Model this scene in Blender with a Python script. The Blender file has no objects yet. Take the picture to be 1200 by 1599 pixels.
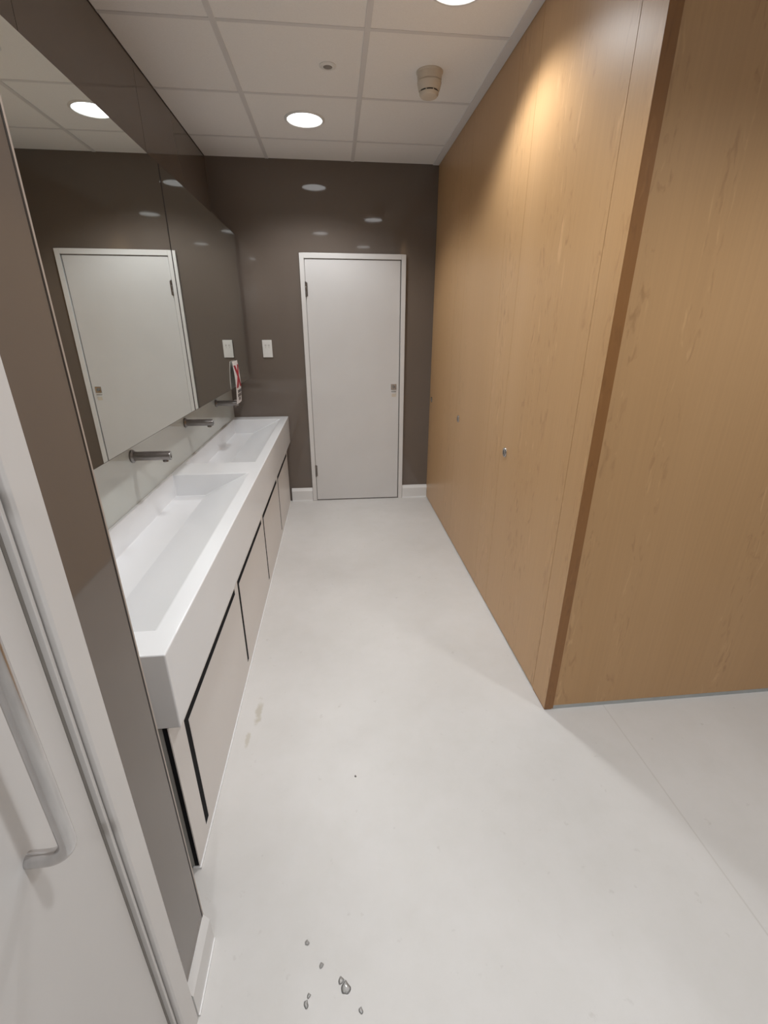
import bpy, bmesh, math, random
from mathutils import Vector, Matrix
random.seed(7)
S = bpy.context.scene
COL = S.collection

# ------------------------------------------------------------ camera, exposure, lights
FPX, YAW, PITCH, ROLL, CAMH = 706.22, 0.104178, 0.384340, 0.0029286, 1.5
cam_d = bpy.data.cameras.new('camera')
cam = bpy.data.objects.new('camera', cam_d); COL.objects.link(cam)
F = Vector((math.sin(YAW), math.cos(YAW), 0)); Rr = Vector((math.cos(YAW), -math.sin(YAW), 0)); U = Vector((0, 0, 1))
F2 = F*math.cos(PITCH) - U*math.sin(PITCH); U2 = U*math.cos(PITCH) + F*math.sin(PITCH)
R3 = Rr*math.cos(ROLL) + U2*math.sin(ROLL); U3 = -Rr*math.sin(ROLL) + U2*math.cos(ROLL)
M = Matrix((R3, U3, -F2)).transposed().to_4x4(); M.translation = (0, 0, CAMH)
cam.matrix_world = M
cam_d.sensor_fit = 'HORIZONTAL'; cam_d.sensor_width = 36.0
cam_d.lens = 36.0*FPX/1200.0
cam_d.clip_start = 0.02
S.camera = cam
S.view_settings.view_transform = 'Standard'; S.view_settings.look = 'None'
S.view_settings.gamma = 1; S.view_settings.use_curve_mapping = False
S.view_settings.exposure = 0.26
w = bpy.data.worlds.new('world'); S.world = w; w.use_nodes = True
w.node_tree.nodes['Background'].inputs[0].default_value = (0.5, 0.5, 0.5, 1)
w.node_tree.nodes['Background'].inputs[1].default_value = 0.05
LAMP_W = 52.0            # each downlight's beam
LAMP_CONE = 136.0        # degrees, full angle
LAMP_BLEND = 0.52
LAMP_COL = (0.965, 0.985, 1.0)
LAMP_DISC = 3.6          # brightness of the opal diffuser

# ------------------------------------------------------------ room dimensions (metres)
XW, XR = -0.885, 0.832       # left wall behind the vanity, face of the cubicles
XP, YP = -0.387, 0.728       # face and end of the wall with the near door
YB, ZC = 4.053, 2.643        # far wall, ceiling
YE = 1.39                    # end of the cubicle run
XRR, YRR = 2.60, -1.70       # right and rear walls of the entrance area

# ------------------------------------------------------------ materials
def mat(name, col, rough=0.5, metal=0.0, spec=0.5, coat=0.0, emit=None, estr=0.0):
    m = bpy.data.materials.new(name); m.use_nodes = True
    b = m.node_tree.nodes['Principled BSDF']
    b.inputs['Base Color'].default_value = (*col, 1)
    b.inputs['Roughness'].default_value = rough; b.inputs['Metallic'].default_value = metal
    b.inputs['Specular IOR Level'].default_value = spec
    b.inputs['Coat Weight'].default_value = coat
    if emit:
        b.inputs['Emission Color'].default_value = (*emit, 1); b.inputs['Emission Strength'].default_value = estr
    return m
def nd(m, t, **kw):
    n = m.node_tree.nodes.new(t)
    for k, v in kw.items(): setattr(n, k, v)
    return n
def lk(m, a, b): m.node_tree.links.new(a, b)
def noise_col(m, c1, c2, scale, stretch=(1, 1, 1), detail=4, lo=0.35, hi=0.65, bump=0.0, bscale=None):
    """base colour drifting between c1 and c2 with object-space noise"""
    b = m.node_tree.nodes['Principled BSDF']
    tc = nd(m, 'ShaderNodeTexCoord'); mp = nd(m, 'ShaderNodeMapping'); mp.inputs['Scale'].default_value = stretch
    lk(m, tc.outputs['Object'], mp.inputs['Vector'])
    n = nd(m, 'ShaderNodeTexNoise'); n.inputs['Scale'].default_value = scale; n.inputs['Detail'].default_value = detail
    lk(m, mp.outputs[0], n.inputs['Vector'])
    r = nd(m, 'ShaderNodeValToRGB'); r.color_ramp.elements[0].position = lo; r.color_ramp.elements[1].position = hi
    r.color_ramp.elements[0].color = (*c1, 1); r.color_ramp.elements[1].color = (*c2, 1)
    lk(m, n.outputs['Fac'], r.inputs[0]); lk(m, r.outputs[0], b.inputs['Base Color'])
    if bump:
        n2 = nd(m, 'ShaderNodeTexNoise'); n2.inputs['Scale'].default_value = bscale or scale*4; n2.inputs['Detail'].default_value = 3
        lk(m, mp.outputs[0], n2.inputs['Vector'])
        bp = nd(m, 'ShaderNodeBump'); bp.inputs['Strength'].default_value = bump; bp.inputs['Distance'].default_value = 0.002
        lk(m, n2.outputs['Fac'], bp.inputs['Height']); lk(m, bp.outputs[0], b.inputs['Normal'])
    return r

M_taupe = mat('taupe_glass', (0.130, 0.102, 0.083), 0.045, spec=0.5)
noise_col(M_taupe, (0.148, 0.120, 0.100), (0.156, 0.126, 0.106), 1.5)
M_plaster = mat('plaster', (0.5, 0.47, 0.44), 0.8)
noise_col(M_plaster, (0.48, 0.45, 0.42), (0.52, 0.49, 0.46), 3, bump=0.1, bscale=80)
M_tile = mat('ceiling_tile', (0.60, 0.57, 0.54), 0.9, spec=0.2)
noise_col(M_tile, (0.85, 0.83, 0.81), (0.89, 0.87, 0.85), 220, lo=0.3, hi=0.7, bump=0.15, bscale=300)
M_grid = mat('ceiling_grid', (0.50, 0.475, 0.46), 0.45)
noise_col(M_grid, (0.70, 0.68, 0.67), (0.72, 0.70, 0.69), 4)
M_white = mat('white_paint', (0.66, 0.645, 0.635), 0.38)
noise_col(M_white, (0.65, 0.635, 0.625), (0.675, 0.66, 0.65), 3.0, bump=0.03, bscale=60)
M_frame = mat('white_frame_paint', (0.70, 0.68, 0.665), 0.35)
noise_col(M_frame, (0.69, 0.67, 0.655), (0.715, 0.695, 0.68), 5.0)
M_skirt = mat('skirting_white', (0.74, 0.73, 0.72), 0.3)
noise_col(M_skirt, (0.73, 0.72, 0.71), (0.75, 0.74, 0.73), 5.0)
M_bead = mat('white_sealant', (0.85, 0.85, 0.85), 0.4)
noise_col(M_bead, (0.83, 0.83, 0.83), (0.87, 0.87, 0.87), 20)
M_basin = mat('white_solid_surface', (0.80, 0.80, 0.81), 0.16, spec=0.5)
noise_col(M_basin, (0.795, 0.795, 0.805), (0.81, 0.81, 0.82), 2)
M_cab = mat('pale_laminate', (0.60, 0.575, 0.555), 0.4)
noise_col(M_cab, (0.735, 0.70, 0.675), (0.755, 0.72, 0.695), 3)
M_cabside = mat('grey_carcass', (0.36, 0.36, 0.345), 0.5)
noise_col(M_cabside, (0.35, 0.35, 0.335), (0.37, 0.37, 0.355), 6)
M_black = mat('black_channel', (0.012, 0.012, 0.014), 0.8, spec=0.1)
noise_col(M_black, (0.011, 0.011, 0.013), (0.014, 0.014, 0.016), 30)
M_splash = mat('back_painted_glass', (0.55, 0.56, 0.52), 0.06, spec=0.6)
noise_col(M_splash, (0.545, 0.555, 0.515), (0.56, 0.57, 0.53), 2)
M_mirror = mat('mirror_silver', (0.84, 0.87, 0.84), 0.0, metal=1.0)
M_steel = mat('brushed_steel', (0.42, 0.40, 0.385), 0.28, metal=1.0)
noise_col(M_steel, (0.21, 0.19, 0.18), (0.27, 0.25, 0.235), 60, stretch=(1, 14, 14))
M_pull = mat('satin_steel', (0.62, 0.61, 0.61), 0.20, metal=1.0)
noise_col(M_pull, (0.58, 0.57, 0.57), (0.66, 0.65, 0.65), 90, stretch=(1, 1, 0.2))
M_alu = mat('aluminium', (0.48, 0.50, 0.50), 0.4, metal=0.7)
noise_col(M_alu, (0.46, 0.48, 0.48), (0.50, 0.52, 0.52), 30)
M_edge = mat('corner_trim', (0.42, 0.35, 0.30), 0.35)
noise_col(M_edge, (0.41, 0.34, 0.29), (0.43, 0.36, 0.31), 8)
M_darkedge = mat('dark_shadow_gap', (0.02, 0.015, 0.013), 0.5)
noise_col(M_darkedge, (0.018, 0.014, 0.012), (0.022, 0.017, 0.015), 10)
M_plastic = mat('white_plastic', (0.74, 0.73, 0.71), 0.35)
noise_col(M_plastic, (0.73, 0.72, 0.70), (0.75, 0.74, 0.72), 20)
M_cream = mat('cream_plastic', (0.62, 0.55, 0.46), 0.45)
noise_col(M_cream, (0.61, 0.54, 0.45), (0.63, 0.56, 0.47), 20)
M_slot = mat('dark_slot', (0.03, 0.02, 0.018), 0.6)
noise_col(M_slot, (0.028, 0.019, 0.017), (0.034, 0.023, 0.02), 20)
M_greyp = mat('grey_plastic', (0.22, 0.20, 0.18), 0.4)
noise_col(M_greyp, (0.21, 0.19, 0.17), (0.23, 0.21, 0.19), 20)
M_card = mat('white_card', (0.72, 0.68, 0.66), 0.4)
noise_col(M_card, (0.71, 0.67, 0.65), (0.74, 0.70, 0.68), 12)
M_red = mat('red_ink', (0.36, 0.012, 0.03), 0.4)
noise_col(M_red, (0.35, 0.011, 0.028), (0.37, 0.014, 0.032), 12)
M_ink = mat('grey_ink', (0.09, 0.08, 0.08), 0.5)
noise_col(M_ink, (0.085, 0.075, 0.075), (0.1, 0.09, 0.09), 12)
M_disc = mat('opal_diffuser', (0.9, 0.9, 0.9), 0.4, emit=(0.97, 0.985, 1.0), estr=LAMP_DISC)
M_water = bpy.data.materials.new('water'); M_water.use_nodes = True      # clear thin film: see-through with a Fresnel gloss
_n = M_water.node_tree; _n.nodes.remove(_n.nodes['Principled BSDF'])
_t = _n.nodes.new('ShaderNodeBsdfTransparent'); _g = _n.nodes.new('ShaderNodeBsdfGlossy'); _g.inputs['Roughness'].default_value = 0.05
_f = _n.nodes.new('ShaderNodeFresnel'); _f.inputs['IOR'].default_value = 2.0; _m = _n.nodes.new('ShaderNodeMixShader')
_n.links.new(_f.outputs[0], _m.inputs[0]); _n.links.new(_t.outputs[0], _m.inputs[1]); _n.links.new(_g.outputs[0], _m.inputs[2])
_n.links.new(_m.outputs[0], _n.nodes['Material Output'].inputs['Surface'])

def wood(name, ca, cb, dark, axis):
    """straight-grained oak laminate; axis = which horizontal axis runs across the grain"""
    m = bpy.data.materials.new(name); m.use_nodes = True
    b = m.node_tree.nodes['Principled BSDF']
    b.inputs['Roughness'].default_value = 0.36; b.inputs['Specular IOR Level'].default_value = 0.45
    tc = nd(m, 'ShaderNodeTexCoord')
    geo = nd(m, 'ShaderNodeNewGeometry')
    def noi(sx, sz, det, sc=1.0, dist=0.0):
        mp = nd(m, 'ShaderNodeMapping')
        mp.inputs['Scale'].default_value = (sx, sx, sz)
        lk(m, geo.outputs['Position'], mp.inputs['Vector'])
        n = nd(m, 'ShaderNodeTexNoise'); n.inputs['Scale'].default_value = sc; n.inputs['Detail'].default_value = det
        n.inputs['Distortion'].default_value = dist
        lk(m, mp.outputs[0], n.inputs['Vector']); return n
    def ramp(src, p0, c0, p1, c1):
        r = nd(m, 'ShaderNodeValToRGB'); e = r.color_ramp.elements
        e[0].position = p0; e[0].color = (*c0, 1); e[1].position = p1; e[1].color = (*c1, 1)
        lk(m, src, r.inputs[0]); return r
    def mix(f, a, c, mode='MIX'):
        x = nd(m, 'ShaderNodeMix', data_type='RGBA', blend_type=mode)
        if isinstance(f, float): x.inputs[0].default_value = f
        else: lk(m, f, x.inputs[0])
        lk(m, a, x.inputs[6])
        if isinstance(c, tuple): x.inputs[7].default_value = (*c, 1)
        else: lk(m, c, x.inputs[7])
        return x.outputs[2]
    broad = ramp(noi(4.5, 0.35, 3).outputs['Fac'], 0.3, ca, 0.7, cb).outputs[0]
    fine = noi(120, 2.2, 4)
    fr = ramp(fine.outputs['Fac'], 0.3, (0.965,)*3, 0.7, (1.02,)*3).outputs[0]
    col = mix(1.0, broad, fr, 'MULTIPLY')
    # bands that hold the cathedral figure, repeated across the sheet, with short flecks inside
    band = ramp(noi(9.0, 0.10, 1).outputs['Fac'], 0.52, (0, 0, 0), 0.62, (1, 1, 1)).outputs[0]
    fl_d = ramp(noi(40, 10.0, 5, dist=1.0).outputs['Fac'], 0.56, (0, 0, 0), 0.72, (0.55,)*3).outputs[0]
    fl_l = ramp(noi(44, 8.0, 5, dist=1.0).outputs['Fac'], 0.60, (0, 0, 0), 0.75, (0.5,)*3).outputs[0]
    fd = mix(1.0, band, fl_d, 'MULTIPLY'); fL = mix(1.0, band, fl_l, 'MULTIPLY')
    col = mix(fd, col, dark); col = mix(fL, col, (min(1, cb[0]*1.35), cb[1]*1.4, cb[2]*1.5))
    lk(m, col, b.inputs['Base Color'])
    bp = nd(m, 'ShaderNodeBump'); bp.inputs['Strength'].default_value = 0.04; bp.inputs['Distance'].default_value = 0.001
    lk(m, fine.outputs['Fac'], bp.inputs['Height']); lk(m, bp.outputs[0], b.inputs['Normal'])
    return m
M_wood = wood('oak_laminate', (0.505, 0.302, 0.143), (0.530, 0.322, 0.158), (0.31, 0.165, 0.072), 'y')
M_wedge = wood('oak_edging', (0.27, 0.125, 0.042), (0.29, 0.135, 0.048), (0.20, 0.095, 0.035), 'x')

def floor_mat():
    m = bpy.data.materials.new('resin_floor'); m.use_nodes = True
    b = m.node_tree.nodes['Principled BSDF']; b.inputs['Roughness'].default_value = 0.42
    b.inputs['Specular IOR Level'].default_value = 0.4
    geo = nd(m, 'ShaderNodeNewGeometry')
    def noise(sc, det, rough=0.5):
        n = nd(m, 'ShaderNodeTexNoise'); n.inputs['Scale'].default_value = sc; n.inputs['Detail'].default_value = det
        n.inputs['Roughness'].default_value = rough
        lk(m, geo.outputs['Position'], n.inputs['Vector']); return n.outputs['Fac']
    def ramp(src, p0, c0, p1, c1):
        r = nd(m, 'ShaderNodeValToRGB'); e = r.color_ramp.elements
        e[0].position = p0; e[0].color = (*c0, 1); e[1].position = p1; e[1].color = (*c1, 1)
        lk(m, src, r.inputs[0]); return r.outputs[0]
    def mul(a, c, f=1.0):
        x = nd(m, 'ShaderNodeMix', data_type='RGBA', blend_type='MULTIPLY'); x.inputs[0].default_value = f
        lk(m, a, x.inputs[6]); lk(m, c, x.inputs[7]); return x.outputs[2]
    base = ramp(noise(1.6, 4), 0.35, (0.640, 0.622, 0.602), 0.65, (0.695, 0.678, 0.662))
    base = mul(base, ramp(noise(9, 6, 0.7), 0.3, (0.965, 0.965, 0.955), 0.62, (1, 1, 1)))
    spots = ramp(noise(21, 3, 0.6), 0.67, (1, 1, 1), 0.76, (0.87, 0.86, 0.85))
    base = mul(base, spots)
    # a few shaped stains beside the vanity and the hairline joint
    def blob(cx, cy, rx, ry, amt):
        s = nd(m, 'ShaderNodeVectorMath', operation='SUBTRACT'); lk(m, geo.outputs['Position'], s.inputs[0]); s.inputs[1].default_value = (cx, cy, 0)
        d = nd(m, 'ShaderNodeVectorMath', operation='DIVIDE'); lk(m, s.outputs[0], d.inputs[0]); d.inputs[1].default_value = (rx, ry, 1)
        ln = nd(m, 'ShaderNodeVectorMath', operation='LENGTH'); lk(m, d.outputs[0], ln.inputs[0])
        n = noise(30, 4, 0.7)
        ad = nd(m, 'ShaderNodeMath', operation='ADD'); lk(m, ln.outputs['Value'], ad.inputs[0]); lk(m, n, ad.inputs[1])
        return ramp(ad.outputs[0], 0.75, amt, 1.45, (1, 1, 1))
    base = mul(base, blob(-0.372, 1.50, 0.035, 0.14, (0.80, 0.77, 0.70)))
    base = mul(base, blob(-0.395, 1.36, 0.02, 0.09, (0.84, 0.81, 0.75)))
    sx = nd(m, 'ShaderNodeSeparateXYZ'); lk(m, geo.outputs['Position'], sx.inputs[0])
    sub = nd(m, 'ShaderNodeMath', operation='SUBTRACT'); lk(m, sx.outputs['X'], sub.inputs[0]); sub.inputs[1].default_value = 1.098
    ab = nd(m, 'ShaderNodeMath', operation='ABSOLUTE'); lk(m, sub.outputs[0], ab.inputs[0])
    base = mul(base, ramp(ab.outputs[0], 0.0008, (0.86, 0.85, 0.83), 0.003, (1, 1, 1)))
    lk(m, base, b.inputs['Base Color'])
    rr = ramp(noise(6, 4), 0.3, (0.36,)*3, 0.7, (0.5,)*3); lk(m, rr, b.inputs['Roughness'])
    return m
M_floor = floor_mat()

# ------------------------------------------------------------ mesh helpers
def box(bm, x0, x1, y0, y1, z0, z1):
    v = [bm.verts.new(p) for p in ((x0,y0,z0),(x1,y0,z0),(x1,y1,z0),(x0,y1,z0),(x0,y0,z1),(x1,y0,z1),(x1,y1,z1),(x0,y1,z1))]
    for f in ((0,3,2,1),(4,5,6,7),(0,1,5,4),(1,2,6,5),(2,3,7,6),(3,0,4,7)): bm.faces.new([v[i] for i in f])
def prism(bm, pts, axis, a0, a1):
    """extrude a 2D outline along axis (0,1,2)"""
    def P(p, a):
        q = list(p); q.insert(axis, a); return q
    n = len(pts)
    A = [bm.verts.new(P(p, a0)) for p in pts]; B = [bm.verts.new(P(p, a1)) for p in pts]
    bm.faces.new(A); bm.faces.new(B[::-1])
    for i in range(n): bm.faces.new([A[i], B[i], B[(i+1) % n], A[(i+1) % n]])
def lathe(bm, prof, c, axis='z', n=48, ends=True):
    """prof: (radius, height along axis)"""
    rings = []
    for r, h in prof:
        ring = []
        for i in range(n):
            a = 2*math.pi*i/n
            if axis == 'z': p = (c[0]+r*math.cos(a), c[1]+r*math.sin(a), c[2]+h)
            elif axis == 'x': p = (c[0]+h, c[1]+r*math.cos(a), c[2]+r*math.sin(a))
            else: p = (c[0]+r*math.cos(a), c[1]+h, c[2]+r*math.sin(a))
            ring.append(bm.verts.new(p))
        rings.append(ring)
    for a, b_ in zip(rings, rings[1:]):
        for i in range(n): bm.faces.new([a[i], a[(i+1) % n], b_[(i+1) % n], b_[i]])
    if ends:
        if prof[0][0] > 1e-6: bm.faces.new(rings[0][::-1])
        if prof[-1][0] > 1e-6: bm.faces.new(rings[-1])
def tube(bm, pts, r, n=24):
    pts = [Vector(p) for p in pts]; rings = []; up = Vector((0, 1, 0))
    for i, p in enumerate(pts):
        t = (pts[min(i+1, len(pts)-1)] - pts[max(i-1, 0)]).normalized()
        s = t.cross(up); s = s.normalized() if s.length > 1e-4 else Vector((1, 0, 0)); u = s.cross(t).normalized()
        rings.append([bm.verts.new(p + (s*math.cos(2*math.pi*k/n) + u*math.sin(2*math.pi*k/n))*r) for k in range(n)])
    for a, b_ in zip(rings, rings[1:]):
        for k in range(n): bm.faces.new([a[k], a[(k+1) % n], b_[(k+1) % n], b_[k]])
    bm.faces.new(rings[0][::-1]); bm.faces.new(rings[-1])
def obj(name, bm, m, parent=None, origin=None, bevel=0.0, smooth=False, segs=2):
    """link the bmesh (built in room coordinates) as one object whose origin sits at origin / the parent's base"""
    bmesh.ops.remove_doubles(bm, verts=bm.verts, dist=1e-6)
    bmesh.ops.recalc_face_normals(bm, faces=bm.faces)
    org = Vector(origin) if origin else (parent_org(parent) if parent else Vector((0, 0, 0)))
    bmesh.ops.translate(bm, verts=bm.verts, vec=-org)
    me = bpy.data.meshes.new(name); bm.to_mesh(me); bm.free()
    o = bpy.data.objects.new(name, me); COL.objects.link(o)
    me.materials.append(m)
    if smooth:
        for p in me.polygons: p.use_smooth = True
        me.set_sharp_from_angle(angle=math.radians(38))
    if parent:
        o.parent = parent; o.location = org - parent_org(parent)
    else: o.location = org
    o['org'] = tuple(org)
    if bevel:
        md = o.modifiers.new('bevel', 'BEVEL'); md.width = bevel; md.segments = segs; md.limit_method = 'ANGLE'; md.angle_limit = math.radians(35)
        for p in me.polygons: p.use_smooth = True
        md.harden_normals = True
    return o
def parent_org(p): return Vector(p['org'])
def thing(name, label, cat, loc, group=None, structure=False):
    o = bpy.data.objects.new(name, None); COL.objects.link(o); o.location = loc; o['org'] = tuple(loc)
    o.empty_display_size = 0.05
    if structure: o['kind'] = 'structure'
    if label: o['label'] = label
    if cat: o['category'] = cat
    if group: o['group'] = group
    return o
def tag(o, label, cat, group=None):
    o['label'] = label; o['category'] = cat
    if group: o['group'] = group
    return o
def B(*boxes):
    bm = bmesh.new()
    for b_ in boxes: box(bm, *b_)
    return bm
def struct(name, bm, m, label=None, bevel=0.0, cat=None):
    o = obj(name, bm, m, bevel=bevel); o['kind'] = 'structure'
    if label: o['label'] = label
    if cat: o['category'] = cat
    return o

# ------------------------------------------------------------ room shell
T = 0.12
struct('floor', B((XW-T, XRR+T, YRR-T, YB+T, -0.10, 0.0)), M_floor, 'pale beige-grey seamless resin floor with scuffs beside the vanity', cat='floor')
struct('wall_back', B((XW-T, XRR+T, YB, YB+T, 0, ZC+0.06)), M_taupe, 'glossy dark taupe far wall around the white door', cat='wall')
struct('wall_left', B((XW-T, XW, YP-0.12, YB, 0, ZC+0.06)), M_taupe, 'taupe wall behind the vanity and mirrors', cat='wall')
struct('wall_right', B((XRR, XRR+T, YRR, YB, 0, ZC+0.06)), M_plaster, 'plain pale wall right of the entrance area, out of frame', cat='wall')
struct('wall_rear', B((XP-T, XRR, YRR-T, YRR, 0, ZC+0.06)), M_plaster, 'plain pale wall behind the viewer', cat='wall')
# wall holding the near door: opening y -0.40 .. 0.53
DY0, DY1, DZ = -0.46, 0.528, 2.06
struct('wall_entrance', B((XP-T-0.006, XP-0.006, DY1+0.02, YP-0.004, 0, ZC+0.06), (XP-T-0.006, XP-0.006, YRR, DY0-0.02, 0, ZC+0.06),
                          (XP-T-0.006, XP-0.006, DY0-0.02, DY1+0.02, DZ+0.02, ZC+0.06), (XW, XP-T-0.006, YP-0.124, YP-0.004, 0, ZC+0.06)), M_plaster, 'wall stub carrying the near white door', cat='wall')
# glossy glass cladding on that wall, with a thin dark gap and pale corner bead at its free edge
struct('trim_1', B((XP-0.006, XP, DY1+0.05, YP-0.004, 0.11, ZC)), M_taupe, 'tall glossy taupe cladding strip between near door and mirror', cat='wall cladding')
struct('trim_2', B((XP-0.006, XP+0.0005, YP-0.004, YP, 0.11, ZC)), M_darkedge, 'thin dark joint on the free edge of the taupe strip', cat='trim')
struct('trim_3', B((XP-T-0.006, XP+0.0005, YP, YP+0.0045, 0.0, ZC)), M_edge, 'thin beige corner bead at the alcove edge', cat='trim')
# cladding sheets above the mirrors, joints at y 1.83 and 2.80
js = [YP+0.006, 1.829, 2.80, YB]
for i in range(3):
    struct('trim_%d' % (4+i), B((XW, XW+0.010, js[i]+(0.0015 if i else 0), js[i+1]-(0.0015 if i < 2 else 0), 2.10, ZC)), M_taupe,
           ('taupe glass sheet above the near mirror, closest', 'taupe glass sheet above the mirrors, middle', 'taupe glass sheet above the far mirror, by the corner')[i], cat='wall cladding')
# ceiling: one mesh of lay-in tiles, plus the grid of T-bars
gx = [-1.055, -0.437, 0.183, 0.803, 1.41, 2.02, 2.62]
gy = [4.277-0.605*k for k in range(11)]
bm = bmesh.new()
for i in range(len(gx)-1):
    for j in range(len(gy)-1):
        x0, x1 = max(gx[i], XW), min(gx[i+1], XRR); y1, y0 = min(gy[j], YB), max(gy[j+1], YRR)
        if x1-x0 > 0.03 and y1-y0 > 0.03: box(bm, x0+0.0005, x1-0.0005, y0+0.0005, y1-0.0005, ZC, ZC+0.016)
box(bm, XW-T, XRR+T, YRR-T, YB+T, ZC+0.016, ZC+0.08)
struct('ceiling', bm, M_tile, 'suspended ceiling of warm white square mineral tiles', cat='ceiling')
bars = []
for x in gx[1:-1]:
    if abs(x-0.803) < 0.01: continue
    bars.append((x-0.0125, x+0.0125, YRR, YB, ZC-0.003, ZC+0.001))
struct('trim_7', B(*bars), M_grid, 'long ceiling grid bars running away from the viewer', bevel=0.001, cat='ceiling grid')
bars = [(XW, XRR, y-0.010, y+0.010, ZC-0.0022, ZC+0.001) for y in gy if YRR < y < YB-0.03]
struct('trim_8', B(*bars), M_grid, 'short ceiling grid bars crossing the corridor', bevel=0.001, cat='ceiling grid')
struct('trim_9', B((0.785, XR-0.001, YE+0.02, YB, ZC-0.005, ZC+0.001)), M_grid, 'grey ceiling edge trim along the wooden cubicle fronts', bevel=0.001, cat='ceiling grid')
struct('trim_10', B((XW+0.010, XW+0.013, YP+0.01, YB, ZC-0.004, ZC+0.001)), M_darkedge, 'dark shadow line between ceiling and left wall', cat='trim')

# skirting: sloped bright top, plain face, white bead at the floor
def skirt_back(name, x0, x1, label):
    bm = bmesh.new(); y = YB
    prism(bm, [(y, 0.0), (y-0.020, 0.0), (y-0.020, 0.098), (y-0.004, 0.124), (y, 0.124)], 0, x0, x1)
    o = struct(name, bm, M_skirt, label, cat='skirting')
    obj('sealant_bead', B((x0, x1, y-0.0245, y-0.0201, 0, 0.012)), M_bead, o)
skirt_back('baseboard_back', -0.440, -0.249, 'short white skirting between vanity and far door')
skirt_back('baseboard_back.001', 0.595, XR-0.001, 'short white skirting between far door and wooden cubicles')
bm = bmesh.new()
prism(bm, [(XP-0.006, 0.0), (XP+0.014, 0.0), (XP+0.014, 0.088), (XP+0.001, 0.110), (XP-0.006, 0.110)], 1, DY1+0.055, YP+0.002)
o = struct('baseboard_left', bm, M_skirt, 'short white skirting below the taupe strip beside the near door', cat='skirting')
obj('sealant_bead', B((XP+0.0141, XP+0.0175, DY1+0.055, YP+0.002, 0, 0.006)), M_bead, o)

# ------------------------------------------------------------ far white door
d1 = thing('door_1', 'flat white door in the far taupe wall with square lock', 'door', (0.18, YB, 0), structure=True)
x0, x1, zt = -0.247, 0.593, 2.045
fr = 0.036
obj('door_frame', B((x0, x0+fr, YB-0.022, YB, 0, zt), (x1-fr, x1, YB-0.022, YB, 0, zt), (x0+fr, x1-fr, YB-0.022, YB, zt-fr, zt)), M_frame, d1, bevel=0.002)
obj('door_stop', B((x0+fr, x0+fr+0.004, YB-0.006, YB, 0, zt-fr), (x1-fr-0.006, x1-fr, YB-0.006, YB, 0, zt-fr), (x0+fr, x1-fr, YB-0.006, YB, zt-fr-0.006, zt-fr)), M_greyp, d1)
leaf = obj('door_leaf', B((x0+fr+0.004, x1-fr-0.008, YB-0.014, YB, 0.010, zt-fr-0.007)), M_white, d1, bevel=0.0015)
def hinge(z):
    bm = bmesh.new()
    lathe(bm, [(0.0055, -0.055), (0.0065, -0.052), (0.0065, -0.018), (0.005, -0.016), (0.0065, -0.014), (0.0065, 0.018), (0.005, 0.02), (0.0065, 0.022), (0.0065, 0.052), (0.0055, 0.055)], (x0+fr+0.004, YB-0.022, z), n=16)
    box(bm, x0+fr+0.004, x0+fr+0.018, YB-0.0155, YB-0.0138, z-0.05, z+0.05)
    obj('hinge', bm, M_steel, d1, smooth=True)
hinge(1.79); hinge(0.29)
LX, LZ, LY = 0.503, 1.033, YB-0.014
lockp = obj('lock_plate', B((LX-0.024, LX+0.024, LY-0.006, LY, LZ-0.024, LZ+0.024)), M_pull, d1, bevel=0.002)
bm = bmesh.new(); lathe(bm, [(0.012, 0), (0.012, -0.010), (0.009, -0.012)], (LX, LY-0.006, LZ), axis='y', n=24); box(bm, LX-0.003, LX+0.003, LY-0.026, LY-0.017, LZ-0.013, LZ+0.013)
obj('lock_turn', bm, M_greyp, lockp, smooth=True)
bm = B((LX-0.025, LX+0.027, LY-0.0012, LY, LZ-0.052, LZ-0.030)); st = obj('lock_label', bm, M_plastic, d1)
bm = bmesh.new()
for i in range(5): box(bm, LX-0.020+i*0.009, LX-0.014+i*0.009, LY-0.0016, LY-0.0012, LZ-0.046, LZ-0.037)
obj('lettering', bm, M_ink, st)
obj('tape_mark', B((LX-0.016, LX+0.022, LY-0.001, LY, LZ-0.085, LZ-0.058)), M_cream, d1)

# ------------------------------------------------------------ near white door in the left wall
d2 = thing('door_2', 'white near door at the left edge with tubular pull handle', 'door', (XP, 0.03, 0), structure=True)
XD = XP-0.003                       # face of the leaf
bm = bmesh.new()
# architrave, bevelled outer edge; two jambs and the head
def arch(y_out, s):
    prism(bm, [(XP-0.006, y_out), (XP+0.005, y_out), (XP+0.013, y_out-s*0.010), (XP+0.013, y_out-s*0.058), (XP+0.010, y_out-s*0.062), (XP-0.03, y_out-s*0.062), (XP-0.03, y_out-s*0.044), (XP-0.006, y_out-s*0.044)], 2, 0, DZ+0.05)
arch(DY1+0.061, 1); arch(DY0-0.061, -1)
box(bm, XP-0.03, XP+0.013, DY0-0.001, DY1+0.001, DZ-0.012, DZ+0.05)
obj('architrave', bm, M_frame, d2, bevel=0.0012)
obj('door_jamb', B((XP-0.06, XP+0.004, DY1-0.0105, DY1-0.0045, 0, DZ-0.012), (XP-0.06, XP+0.004, DY0+0.006, DY0+0.016, 0, DZ-0.012), (XP-0.06, XP+0.004, DY0+0.016, DY1-0.016, DZ-0.026, DZ-0.012)), M_frame, d2, bevel=0.001)
obj('gap_seal', B((XP-0.05, XP-0.004, DY1-0.0165, DY1-0.0103, 0.0, DZ-0.03), (XP-0.05, XP+0.000, DY1-0.0047, DY1+0.0005, 0.0, DZ-0.012)), M_greyp, d2)
obj('door_leaf', B((XD-0.04, XD, DY0+0.024, DY1-0.0166, 0.008, DZ-0.03)), M_white, d2, bevel=0.003)
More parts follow.
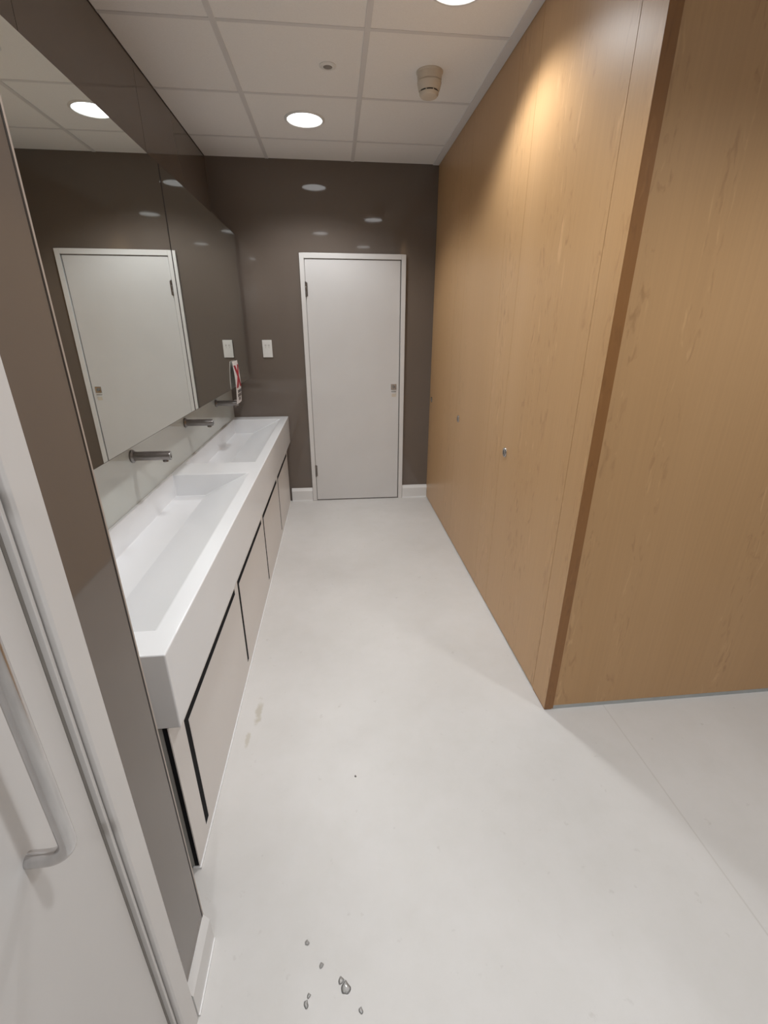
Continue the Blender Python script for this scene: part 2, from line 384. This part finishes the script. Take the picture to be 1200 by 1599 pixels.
# D-shaped pull
HY, HX, HR = 0.391, XD+0.051, 0.0095
R = 0.030
pts = [(XD, HY, 0.905)]
cx, cz = HX-R, 0.905+R
for k in range(13):
    a = -math.pi/2 + k*math.pi/24
    pts.append((cx+R*math.cos(a), HY, cz+R*math.sin(a)))
zt2 = 1.42
for k in range(13):
    a = k*math.pi/24
    pts.append((cx+R*math.cos(a), HY, zt2-R+R*math.sin(a)))
pts.append((XD, HY, zt2))
bm = bmesh.new(); tube(bm, pts, HR, 32)
o = obj('pull_handle', bm, M_pull, d2, smooth=True); o['label'] = 'satin steel tubular pull handle'

# ------------------------------------------------------------ vanity
van = thing('vanity_cabinet', 'long pale cabinet under the basin, four doors with black finger grooves', 'cabinet', (XW, 0.91, 0))
Y0, Y1, XF = 0.912, YB-0.012, -0.455
obj('carcass', B((XW+0.002, XF-0.022, Y0, Y1, 0.0, 0.556), (XF-0.0221, XF-0.0151, Y0, Y0+0.0199, 0.010, 0.556)), M_cabside, van)
obj('end_strip', B((XF-0.015, XF-0.003, Y0-0.001, Y0+0.0199, 0.010, 0.556)), M_black, van)
LY0, PITCHY, LL, GW = 1.003, 0.752, 0.697, 0.031
ZG0, ZG1 = 0.457, 0.486
obj('top_rail', B((XF-0.022, XF, Y0+0.02, Y1, ZG1, 0.556)), M_cab, van)
obj('end_stile', B((XF-0.003, XF, Y0-0.001, Y0+0.02, 0.010, 0.556), (XF-0.022, XF, Y0+0.0199, LY0, 0.010, ZG1)), M_cab, van)
for k in range(4):
    a = LY0+k*PITCHY; e = min(a+PITCHY, Y1); t = min(a+LL, e-0.004)
    # leaf, notched round the L-shaped finger groove
    bm = bmesh.new()
    prism(bm, [(a, 0.010), (e, 0.010), (e, ZG1), (t, ZG1), (t, ZG0), (a+GW, ZG0), (a+GW, 0.050), (a, 0.050)], 0, XF-0.022, XF)
    dr = obj('cabinet_door', bm, M_cab, van)
    bm = bmesh.new()
    prism(bm, [(a+0.0004, 0.0504), (a+GW-0.0004, 0.0504), (a+GW-0.0004, ZG0+0.0004), (t-0.0004, ZG0+0.0004), (t-0.0004, ZG1-0.0004), (a+0.0004, ZG1-0.0004)], 0, XF-0.0215, XF-0.0008)
    obj('finger_groove', bm, M_black, dr)['label'] = 'black L-shaped finger groove'
obj('sealant_bead', B((XF-0.02, XF+0.004, Y0-0.006, Y1, 0.0, 0.007)), M_bead, van)['label'] = 'white bead where cabinet meets floor'

# trough basin, two wells
ZR, ZF, ZB = 0.790, 0.672, 0.562
xs = [XW+0.0015, -0.866, -0.715, -0.476, -0.421]
ys = [0.905, 1.008, 2.366, 2.588, 3.925, YB-0.003]
bm = bmesh.new(); V = {}
def v(x, y, z):
    k = (round(x, 5), round(y, 5), round(z, 5))
    if k not in V: V[k] = bm.verts.new(k)
    return V[k]
def f(*p): bm.faces.new([v(*q) for q in p])
for j in range(5):
    a, b_ = ys[j], ys[j+1]; well = j in (1, 3)
    for i in range(4):
        if well and i in (1, 2): continue
        f((xs[i], a, ZR), (xs[i+1], a, ZR), (xs[i+1], b_, ZR), (xs[i], b_, ZR))
    if well:
        f((xs[1], a, ZR), (xs[1], b_, ZR), (xs[1], b_, ZF), (xs[1], a, ZF))
        f((xs[1], a, ZF), (xs[1], b_, ZF), (xs[2], b_, ZF), (xs[2], a, ZF))
        f((xs[2], a, ZF), (xs[2], b_, ZF), (xs[3], b_, ZR), (xs[3], a, ZR))
        for y in (a, b_): f((xs[1], y, ZR), (xs[2], y, ZR), (xs[3], y, ZR), (xs[2], y, ZF), (xs[1], y, ZF))
    f((xs[4], a, ZR), (xs[4], b_, ZR), (xs[4], b_, ZB), (xs[4], a, ZB))
    f((xs[0], a, ZR), (xs[0], b_, ZR), (xs[0], b_, ZB), (xs[0], a, ZB))
    f((xs[0], a, ZB), (xs[0], b_, ZB), (xs[4], b_, ZB), (xs[4], a, ZB))
for y in (ys[0], ys[-1]): f(*[(x, y, ZR) for x in xs], (xs[4], y, ZB), (xs[0], y, ZB))
ba = obj('trough_basin', bm, M_basin, origin=(XW, 0.905, 0.562), bevel=0.004, segs=3)
ba.modifiers['bevel'].angle_limit = math.radians(15)
tag(ba, 'long white trough basin with two sloping wells along the left wall', 'basin')

sp = obj('splashback', B((XW+0.0005, XW+0.005, YP+0.02, YB-0.001, 0.7905, 1.14)), M_splash, origin=(XW, YP+0.02, 0.79))
tag(sp, 'pale glossy glass splashback between basin and mirrors', 'splashback')

# mirror cabinets
def mirror_cab(y0, y1, label, xa, xb):
    """xa, xb: mirror face at its near and far end (the far door hangs a few millimetres proud at its far edge)"""
    t = thing('mirror_cabinet', label, 'mirror', (XW, (y0+y1)/2, 1.115), 'mirror cabinets above the trough basin')
    obj('cabinet_body', B((XW+0.006, -0.7230, y0+0.003, y1-0.003, 1.118, 2.147)), M_cab, t)
    def X(y): return xa+(xb-xa)*(y-y0)/(y1-y0)
    def sheet_(a, b_, d0, z0, z1, m, nm, par):
        bm = bmesh.new(); prism(bm, [(d0 if d0 < -0.7 else X(a)+d0, a), (X(a)-(0 if nm == 'mirror_door' else 0.0002), a), (X(b_)-(0 if nm == 'mirror_door' else 0.0002), b_), (d0 if d0 < -0.7 else X(b_)+d0, b_)], 2, z0, z1)
        return obj(nm, bm, m, par)
    mo = sheet_(y0+0.002, y1-0.002, -0.7229, 1.115, 2.150, M_mirror, 'mirror_door', t)
    sheet_(y0+0.0002, y0+0.0019, -0.7228, 1.115, 2.150, M_slot, 'glass_edge', mo)
    sheet_(y1-0.0019, y1-0.0002, -0.7228, 1.115, 2.150, M_slot, 'glass_edge', mo)
    sheet_(y0+0.0002, y1-0.0002, -0.7228, 1.1135, 1.1149, M_slot, 'glass_edge', mo)
mirror_cab(0.865, 2.4225, 'long wall mirror nearest the viewer, reflecting ceiling and white door', -0.7175, -0.7175)
mirror_cab(2.4235, 3.975, 'long wall mirror farther off, beside the far corner and socket', -0.7155, -0.7078)

# taps
def tap(y, label):
    t = thing('wall_tap', label, 'tap', (XW+0.005, y, 0.992), 'wall taps over the trough basin')
    bm = bmesh.new(); lathe(bm, [(0.027, 0), (0.028, 0.004), (0.028, 0.007), (0.022, 0.014)], (XW+0.005, y, 0.992), 'x', 32)
    obj('wall_flange', bm, M_steel, t, smooth=True)
    bm = bmesh.new(); lathe(bm, [(0.0195, 0.010), (0.0195, 0.158), (0.0178, 0.162)], (XW+0.005, y, 0.992), 'x', 32)
    sp_ = obj('spout', bm, M_steel, t, smooth=True)
    bm = bmesh.new(); lathe(bm, [(0.0010, 0.1615), (0.0165, 0.1625), (0.0165, 0.160)], (XW+0.005, y, 0.992), 'x', 24); obj('end_cap', bm, M_alu, sp_, smooth=True)
    bm = bmesh.new(); lathe(bm, [(0.0115, 0.002), (0.0115, -0.007), (0.009, -0.009)], (XW+0.005+0.137, y, 0.992-0.0185), 'z', 24); obj('aerator', bm, M_steel, sp_, smooth=True)
    bm = bmesh.new(); lathe(bm, [(0.0001, 0.1626), (0.005, 0.1628), (0.005, 0.1626)], (XW+0.005, y, 0.986), 'x', 16); obj('sensor_eye', bm, M_slot, sp_)
tap(1.985, 'steel wall tap nearest the viewer, over the near well')
tap(2.735, 'steel wall tap in the middle, over the divider between the wells')
tap(3.480, 'steel wall tap farthest off, hidden behind the red X card')

# card with red cross standing on the far tap's tip
CX = -0.696
cy0, cy1, cz0, cz1 = 3.345, 3.515, 1.003, 1.290
def card_x(u, z):     # bowed sheet: u 0..1 across, gentle curl, leans back at its top
    t = (z-cz0)/(cz1-cz0)
    return CX + 0.009*math.sin(math.pi*t) - 0.003*t - 0.003*(2*u-1)**2
card = thing('warning_card', 'white bent card with a red X standing at the farthest tap', 'sign', (CX, (cy0+cy1)/2, cz0))
def sheet(fn, nu, nz, th):
    bm = bmesh.new(); A = {}; 
    for s in (0, 1):
        for i in range(nu+1):
            for j in range(nz+1):
                x, y, z = fn(i/nu, j/nz); A[s, i, j] = bm.verts.new((x-s*th, y, z))
    for i in range(nu):
        for j in range(nz):
            bm.faces.new([A[0, i, j], A[0, i+1, j], A[0, i+1, j+1], A[0, i, j+1]]); bm.faces.new([A[1, i, j], A[1, i, j+1], A[1, i+1, j+1], A[1, i+1, j]])
    for i in range(nu):
        for j in (0, nz): bm.faces.new([A[0, i, j], A[0, i+1, j], A[1, i+1, j], A[1, i, j]])
    for j in range(nz):
        for i in (0, nu): bm.faces.new([A[0, i, j], A[0, i, j+1], A[1, i, j+1], A[1, i, j]])
    return bm
obj('card_face', sheet(lambda a, t: (card_x(a, cz0+t*(cz1-cz0)), cy0+a*(cy1-cy0)+0.012*t, cz0+t*(cz1-cz0)), 8, 14, 0.0015), M_card, card, smooth=True)
# folded side flap running back towards the wall
bm = bmesh.new(); A = []
for j in range(15):
    t = j/14; z = cz0+t*(cz1-cz0); y = cy0+0.012*t; xa = card_x(0, z)
    wd = 0.003
    A.append([bm.verts.new(p) for p in ((xa, y, z), (xa-wd, y+0.006, z), (xa-wd, y+0.0075, z), (xa, y+0.0015, z))])
for a, b_ in zip(A, A[1:]):
    for k in range(4): bm.faces.new([a[k], a[(k+1) % 4], b_[(k+1) % 4], b_[k]])
bm.faces.new(A[0]); bm.faces.new(A[-1][::-1])
obj('side_flap', bm, M_card, card)
obj('foot_tab', B((-0.745, CX, 3.46, 3.505, 1.0117, 1.0130)), M_card, card)
def on_card(u0, u1, z0, z1, lift, bm, skew=0.0, n=6):
    """a printed stroke that follows the bowed sheet: from (u0,z0) to (u1,z1)"""
    prev = None
    for i in range(n+1):
        t = i/n; z = z0+(z1-z0)*t; u = u0+(u1-u0)*t
        tt = (z-cz0)/(cz1-cz0)
        pa = [bm.verts.new((card_x(u+d, z)+lift, cy0+(u+d)*(cy1-cy0)+0.012*tt, z)) for d in (-skew/2, skew/2)]
        pb = [bm.verts.new((p.co.x-lift*0.8, p.co.y, p.co.z)) for p in pa]
        cur = [pa[0], pa[1], pb[1], pb[0]]
        if prev:
            for k in range(4): bm.faces.new([prev[k], prev[(k+1) % 4], cur[(k+1) % 4], cur[k]])
        else: bm.faces.new(cur)
        prev = cur
    bm.faces.new(prev[::-1])
bm = bmesh.new()
on_card(0.20, 0.86, 1.262, 1.112, 0.0010, bm, 0.30); on_card(0.86, 0.20, 1.262, 1.112, 0.0013, bm, 0.30)
obj('red_cross', bm, M_red, card)['label'] = 'large red X printed on the card'
bm = bmesh.new()
def glyph(u, z, s):       # dense dark characters, three short rows
    for k in range(4): on_card(u, u, z, z+s, 0.0010, bm, 0.07) if k == 0 else None
    for dz in (0.0, 0.34, 0.68): 
        on_card(u+0.15, u+0.15, z+dz*s+0.001, z+dz*s+0.006, 0.0012, bm, 0.28, 1)
    on_card(u+0.26, u+0.26, z, z+s, 0.0011, bm, 0.06)
for (z, n) in ((1.075, 2), (1.048, 2), (1.022, 1)):
    for k in range(n): glyph(0.24+0.36*k + (0.15 if n == 1 else 0), z, 0.021)
obj('printed_characters', bm, M_ink, card)['label'] = 'rows of small dark characters'

# socket
PX, PZ = -0.5495, 1.3465
sk = thing('wall_socket', 'white rectangular power socket on the far wall left of the door', 'socket', (PX, YB, PZ-0.07))
pl = obj('face_plate', B((PX-0.039, PX+0.039, YB-0.009, YB, PZ-0.068, PZ+0.068)), M_plastic, sk, bevel=0.003)
ins = obj('socket_insert', B((PX-0.026, PX+0.026, YB-0.0105, YB-0.0088, PZ-0.045, PZ+0.050)), M_plastic, sk, bevel=0.0007)
for sx_ in (-0.013, 0.013):
    obj('socket_hole', B((PX+sx_-0.005, PX+sx_-0.0025, YB-0.0112, YB-0.0104, PZ+0.020, PZ+0.033), (PX+sx_+0.0025, PX+sx_+0.005, YB-0.0112, YB-0.0104, PZ+0.019, PZ+0.034), (PX+sx_-0.002, PX+sx_+0.002, YB-0.0112, YB-0.0104, PZ+0.008, PZ+0.012)), M_greyp, ins)

# ------------------------------------------------------------ wooden cubicle fronts on the right
ZTOP = ZC-0.002
def panel(y0, y1, name, label, cat, group, zb=0.008):
    t = thing(name, label, cat, (XR, (y0+y1)/2, 0), group)
    obj('wood_sheet', B((XR, XR+0.034, y0, y1, zb, ZTOP)), M_wood, t)
    return t
g = 0.0012
pd = panel(YE, 1.513-g, 'cubicle_pilaster', 'narrow wooden post at the near corner of the cubicle run', 'cubicle panel', 'wooden posts between the cubicle doors')
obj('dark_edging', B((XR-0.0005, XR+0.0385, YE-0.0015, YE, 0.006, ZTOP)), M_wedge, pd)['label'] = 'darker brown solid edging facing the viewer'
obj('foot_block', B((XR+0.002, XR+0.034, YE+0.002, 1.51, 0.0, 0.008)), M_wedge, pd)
def lock(t, y):
    bm = bmesh.new(); lathe(bm, [(0.0235, 0), (0.0240, -0.003), (0.022, -0.0055), (0.019, -0.006)], (XR, y, 0.930), 'x', 32)
    l = obj('lock_rose', bm, M_pull, t, smooth=True)
    bm = bmesh.new(); lathe(bm, [(0.0165, -0.0062), (0.0165, -0.0075), (0.002, -0.0085)], (XR, y, 0.928), 'x', 24); obj('indicator', bm, M_greyp, l, smooth=True)
    obj('coin_slot', B((XR-0.0095, XR-0.0080, y-0.002, y+0.002, 0.921, 0.940)), M_slot, l)
dk = [1.513, 2.428, 3.343]
lab = ['wooden cubicle door nearest the viewer with round lock', 'middle wooden cubicle door with round lock', 'farthest wooden cubicle door, next to the taupe wall']
plab = ['wooden post between the nearest and middle cubicle doors', 'wooden post between the middle and farthest cubicle doors']
for k, a in enumerate(dk):
    e = a+0.690
    t = panel(a+g, e-g, 'cubicle_door', lab[k], 'cubicle door', 'wooden cubicle doors on the right', 0.010)
    lock(t, a+0.622)
    if k < 2: panel(e+g*0.5, dk[k+1]-g*0.5, 'cubicle_pilaster', plab[k], 'cubicle panel', 'wooden posts between the cubicle doors')
    else: panel(e+g*0.5, YB-0.002, 'cubicle_pilaster', 'sliver of wooden post against the far taupe wall', 'cubicle panel', 'wooden posts between the cubicle doors')
struct('trim_11', B((XR+0.034, XR+0.040, YE+0.01, YB, 0.0, ZTOP)), M_slot, 'dark backing seen through the joints of the cubicle fronts', cat='trim')
struct('trim_12', B((XR+0.006, XR+0.033, 1.513, YB-0.002, 0.0, 0.0075)), M_alu, 'low floor rail under the cubicle doors', cat='trim')
ep = thing('cubicle_end_panel', 'large oak laminate end panel of the cubicles facing the viewer', 'cubicle panel', (XR+0.04, YE, 0))
obj('wood_sheet', B((XR+0.0395, XRR-0.001, YE+0.003, YE+0.030, 0.018, ZTOP)), M_wood, ep)
obj('floor_channel', B((XR+0.0395, XRR-0.001, YE+0.0015, YE+0.032, 0.0, 0.018)), M_alu, ep, bevel=0.001)['label'] = 'grey metal floor channel'

# ------------------------------------------------------------ things on the ceiling
def downlight(x, y, label, group='round ceiling downlights'):
    t = thing('downlight', label, 'ceiling light', (x, y, ZC), group)
    bm = bmesh.new(); lathe(bm, [(0.101, -0.0015), (0.103, -0.006), (0.110, -0.007), (0.118, -0.002), (0.118, 0.0)], (x, y, ZC), 'z', 64, ends=False)
    obj('trim_ring', bm, M_plastic, t, smooth=True)
    bm = bmesh.new(); lathe(bm, [(0.102, 0.0), (0.102, -0.002), (0.001, -0.003)], (x, y, ZC), 'z', 64); obj('diffuser', bm, M_disc, t)
    ld = bpy.data.lights.new('downlight_beam', 'SPOT'); ld.energy = LAMP_W; ld.color = LAMP_COL
    ld.spot_size = math.radians(LAMP_CONE); ld.spot_blend = LAMP_BLEND; ld.shadow_soft_size = 0.085
    lo = bpy.data.objects.new('downlight_beam', ld); COL.objects.link(lo); lo.parent = t; lo.location = (0, 0, -0.010)
downlight(-0.125, 3.365, 'round glowing downlight over the far end of the basin')
downlight(0.490, 2.165, 'round glowing downlight cut by the top edge of the photo')
downlight(-0.125, 1.315, 'round downlight overhead, seen only reflected, over the near basin', 'downlights above the viewer, out of frame')
downlight(0.490, 0.340, 'round downlight out of frame just ahead of the viewer', 'downlights above the viewer, out of frame')
downlight(-0.125, -1.150, 'added fill downlight out of frame behind the viewer', 'downlights above the viewer, out of frame')  # added fill lamp, unseen; brightens the near floor and door
downlight(1.715, 0.340, 'added fill downlight out of frame before the oak end panel', 'downlights above the viewer, out of frame')  # added lamp with no known fitting; lights the end panel and right floor

sd = thing('smoke_detector', 'cream cylindrical smoke detector hanging from the ceiling tile', 'smoke detector', (0.503, 2.765, ZC))
c = (0.503, 2.765, ZC)
bm = bmesh.new(); lathe(bm, [(0.064, 0), (0.064, -0.004), (0.060, -0.008), (0.0575, -0.036), (0.055, -0.038)], c, 'z', 48); obj('mounting_base', bm, M_cream, sd, smooth=True)
bm = bmesh.new(); lathe(bm, [(0.056, -0.0385), (0.0585, -0.042), (0.0505, -0.072), (0.048, -0.074)], c, 'z', 48); obj('detector_body', bm, M_cream, sd, smooth=True)
bm = bmesh.new(); lathe(bm, [(0.044, -0.073), (0.044, -0.081)], c, 'z', 48); sl = obj('smoke_slot', bm, M_slot, sd, smooth=True)
for k in range(8):
    bm = bmesh.new()
    a = k*math.pi/4+0.3; ca_, sa_ = math.cos(a), math.sin(a)
    prism(bm, [(c[0]+0.047*ca_-0.002*sa_, c[1]+0.047*sa_+0.002*ca_), (c[0]+0.047*ca_+0.002*sa_, c[1]+0.047*sa_-0.002*ca_), (c[0]+0.040*ca_+0.002*sa_, c[1]+0.040*sa_-0.002*ca_), (c[0]+0.040*ca_-0.002*sa_, c[1]+0.040*sa_+0.002*ca_)], 2, ZC-0.081, ZC-0.073)
    obj('slot_rib', bm, M_cream, sl)
bm = bmesh.new(); lathe(bm, [(0.047, -0.080), (0.0465, -0.086), (0.040, -0.094), (0.022, -0.098), (0.001, -0.099)], c, 'z', 48); obj('detector_cap', bm, M_cream, sd, smooth=True)

rs = thing('ceiling_sensor', 'small round recessed ceiling fitting with a grey centre', 'ceiling sensor', (0.017, 2.762, ZC))
c = (0.017, 2.762, ZC)
bm = bmesh.new(); lathe(bm, [(0.020, -0.002), (0.022, -0.006), (0.030, -0.006), (0.040, -0.002), (0.040, 0)], c, 'z', 40, ends=False); obj('trim_ring', bm, M_plastic, rs, smooth=True)
bm = bmesh.new(); lathe(bm, [(0.021, 0), (0.021, -0.004), (0.012, -0.007), (0.001, -0.008)], c, 'z', 32); obj('lens', bm, M_greyp, rs, smooth=True)

# ------------------------------------------------------------ water drops on the floor
drops = [(-0.029, 0.597, 0.010, 0.0045, 'largest of the water drops on the near floor'), (-0.040, 0.612, 0.006, 0.003, 'small water drop touching the largest drop'),
         (-0.124, 0.578, 0.006, 0.003, 'water drop left of the largest drop'), (-0.118, 0.592, 0.004, 0.002, 'tiny water drop just right of the pair of left drops'), (0.006, 0.554, 0.005, 0.0025, 'water drop nearest the bottom edge of the photo'),
         (-0.128, 0.696, 0.005, 0.002, 'water drop farther left near the skirting'), (-0.089, 0.646, 0.005, 0.0022, 'water drop midway between the near drops and the skirting'), (0.020, 1.163, 0.0035, 0.0012, 'lone water drop in the middle of the floor')]
for i, (x, y, r, h, lb) in enumerate(drops):
    bm = bmesh.new(); n = 20; rings = []
    ph = random.uniform(0, 6)
    for q in range(6):
        t = q/5; rr = r*math.cos(t*math.pi/2*0.98); zz = h*math.sin(t*math.pi/2)+0.0001
        rings.append([bm.verts.new((x+rr*math.cos(a)*(1+0.25*math.sin(2*a+ph)+0.12*math.sin(3*a+ph)), y+1.3*rr*math.sin(a)*(1+0.2*math.cos(3*a+ph)), zz)) for a in [2*math.pi*k/n for k in range(n)]])
    for a, b_ in zip(rings, rings[1:]):
        for k in range(n): bm.faces.new([a[k], a[(k+1) % n], b_[(k+1) % n], b_[k]])
    bm.faces.new(rings[-1]); bm.faces.new(rings[0][::-1])
    o = obj('water_drop', bm, M_water, origin=(x, y, 0), smooth=True)
    tag(o, lb or 'tiny water drop among the near floor drops', 'water drop', 'drops of water on the pale floor')

for o in bpy.data.objects:
    if 'org' in o: del o['org']
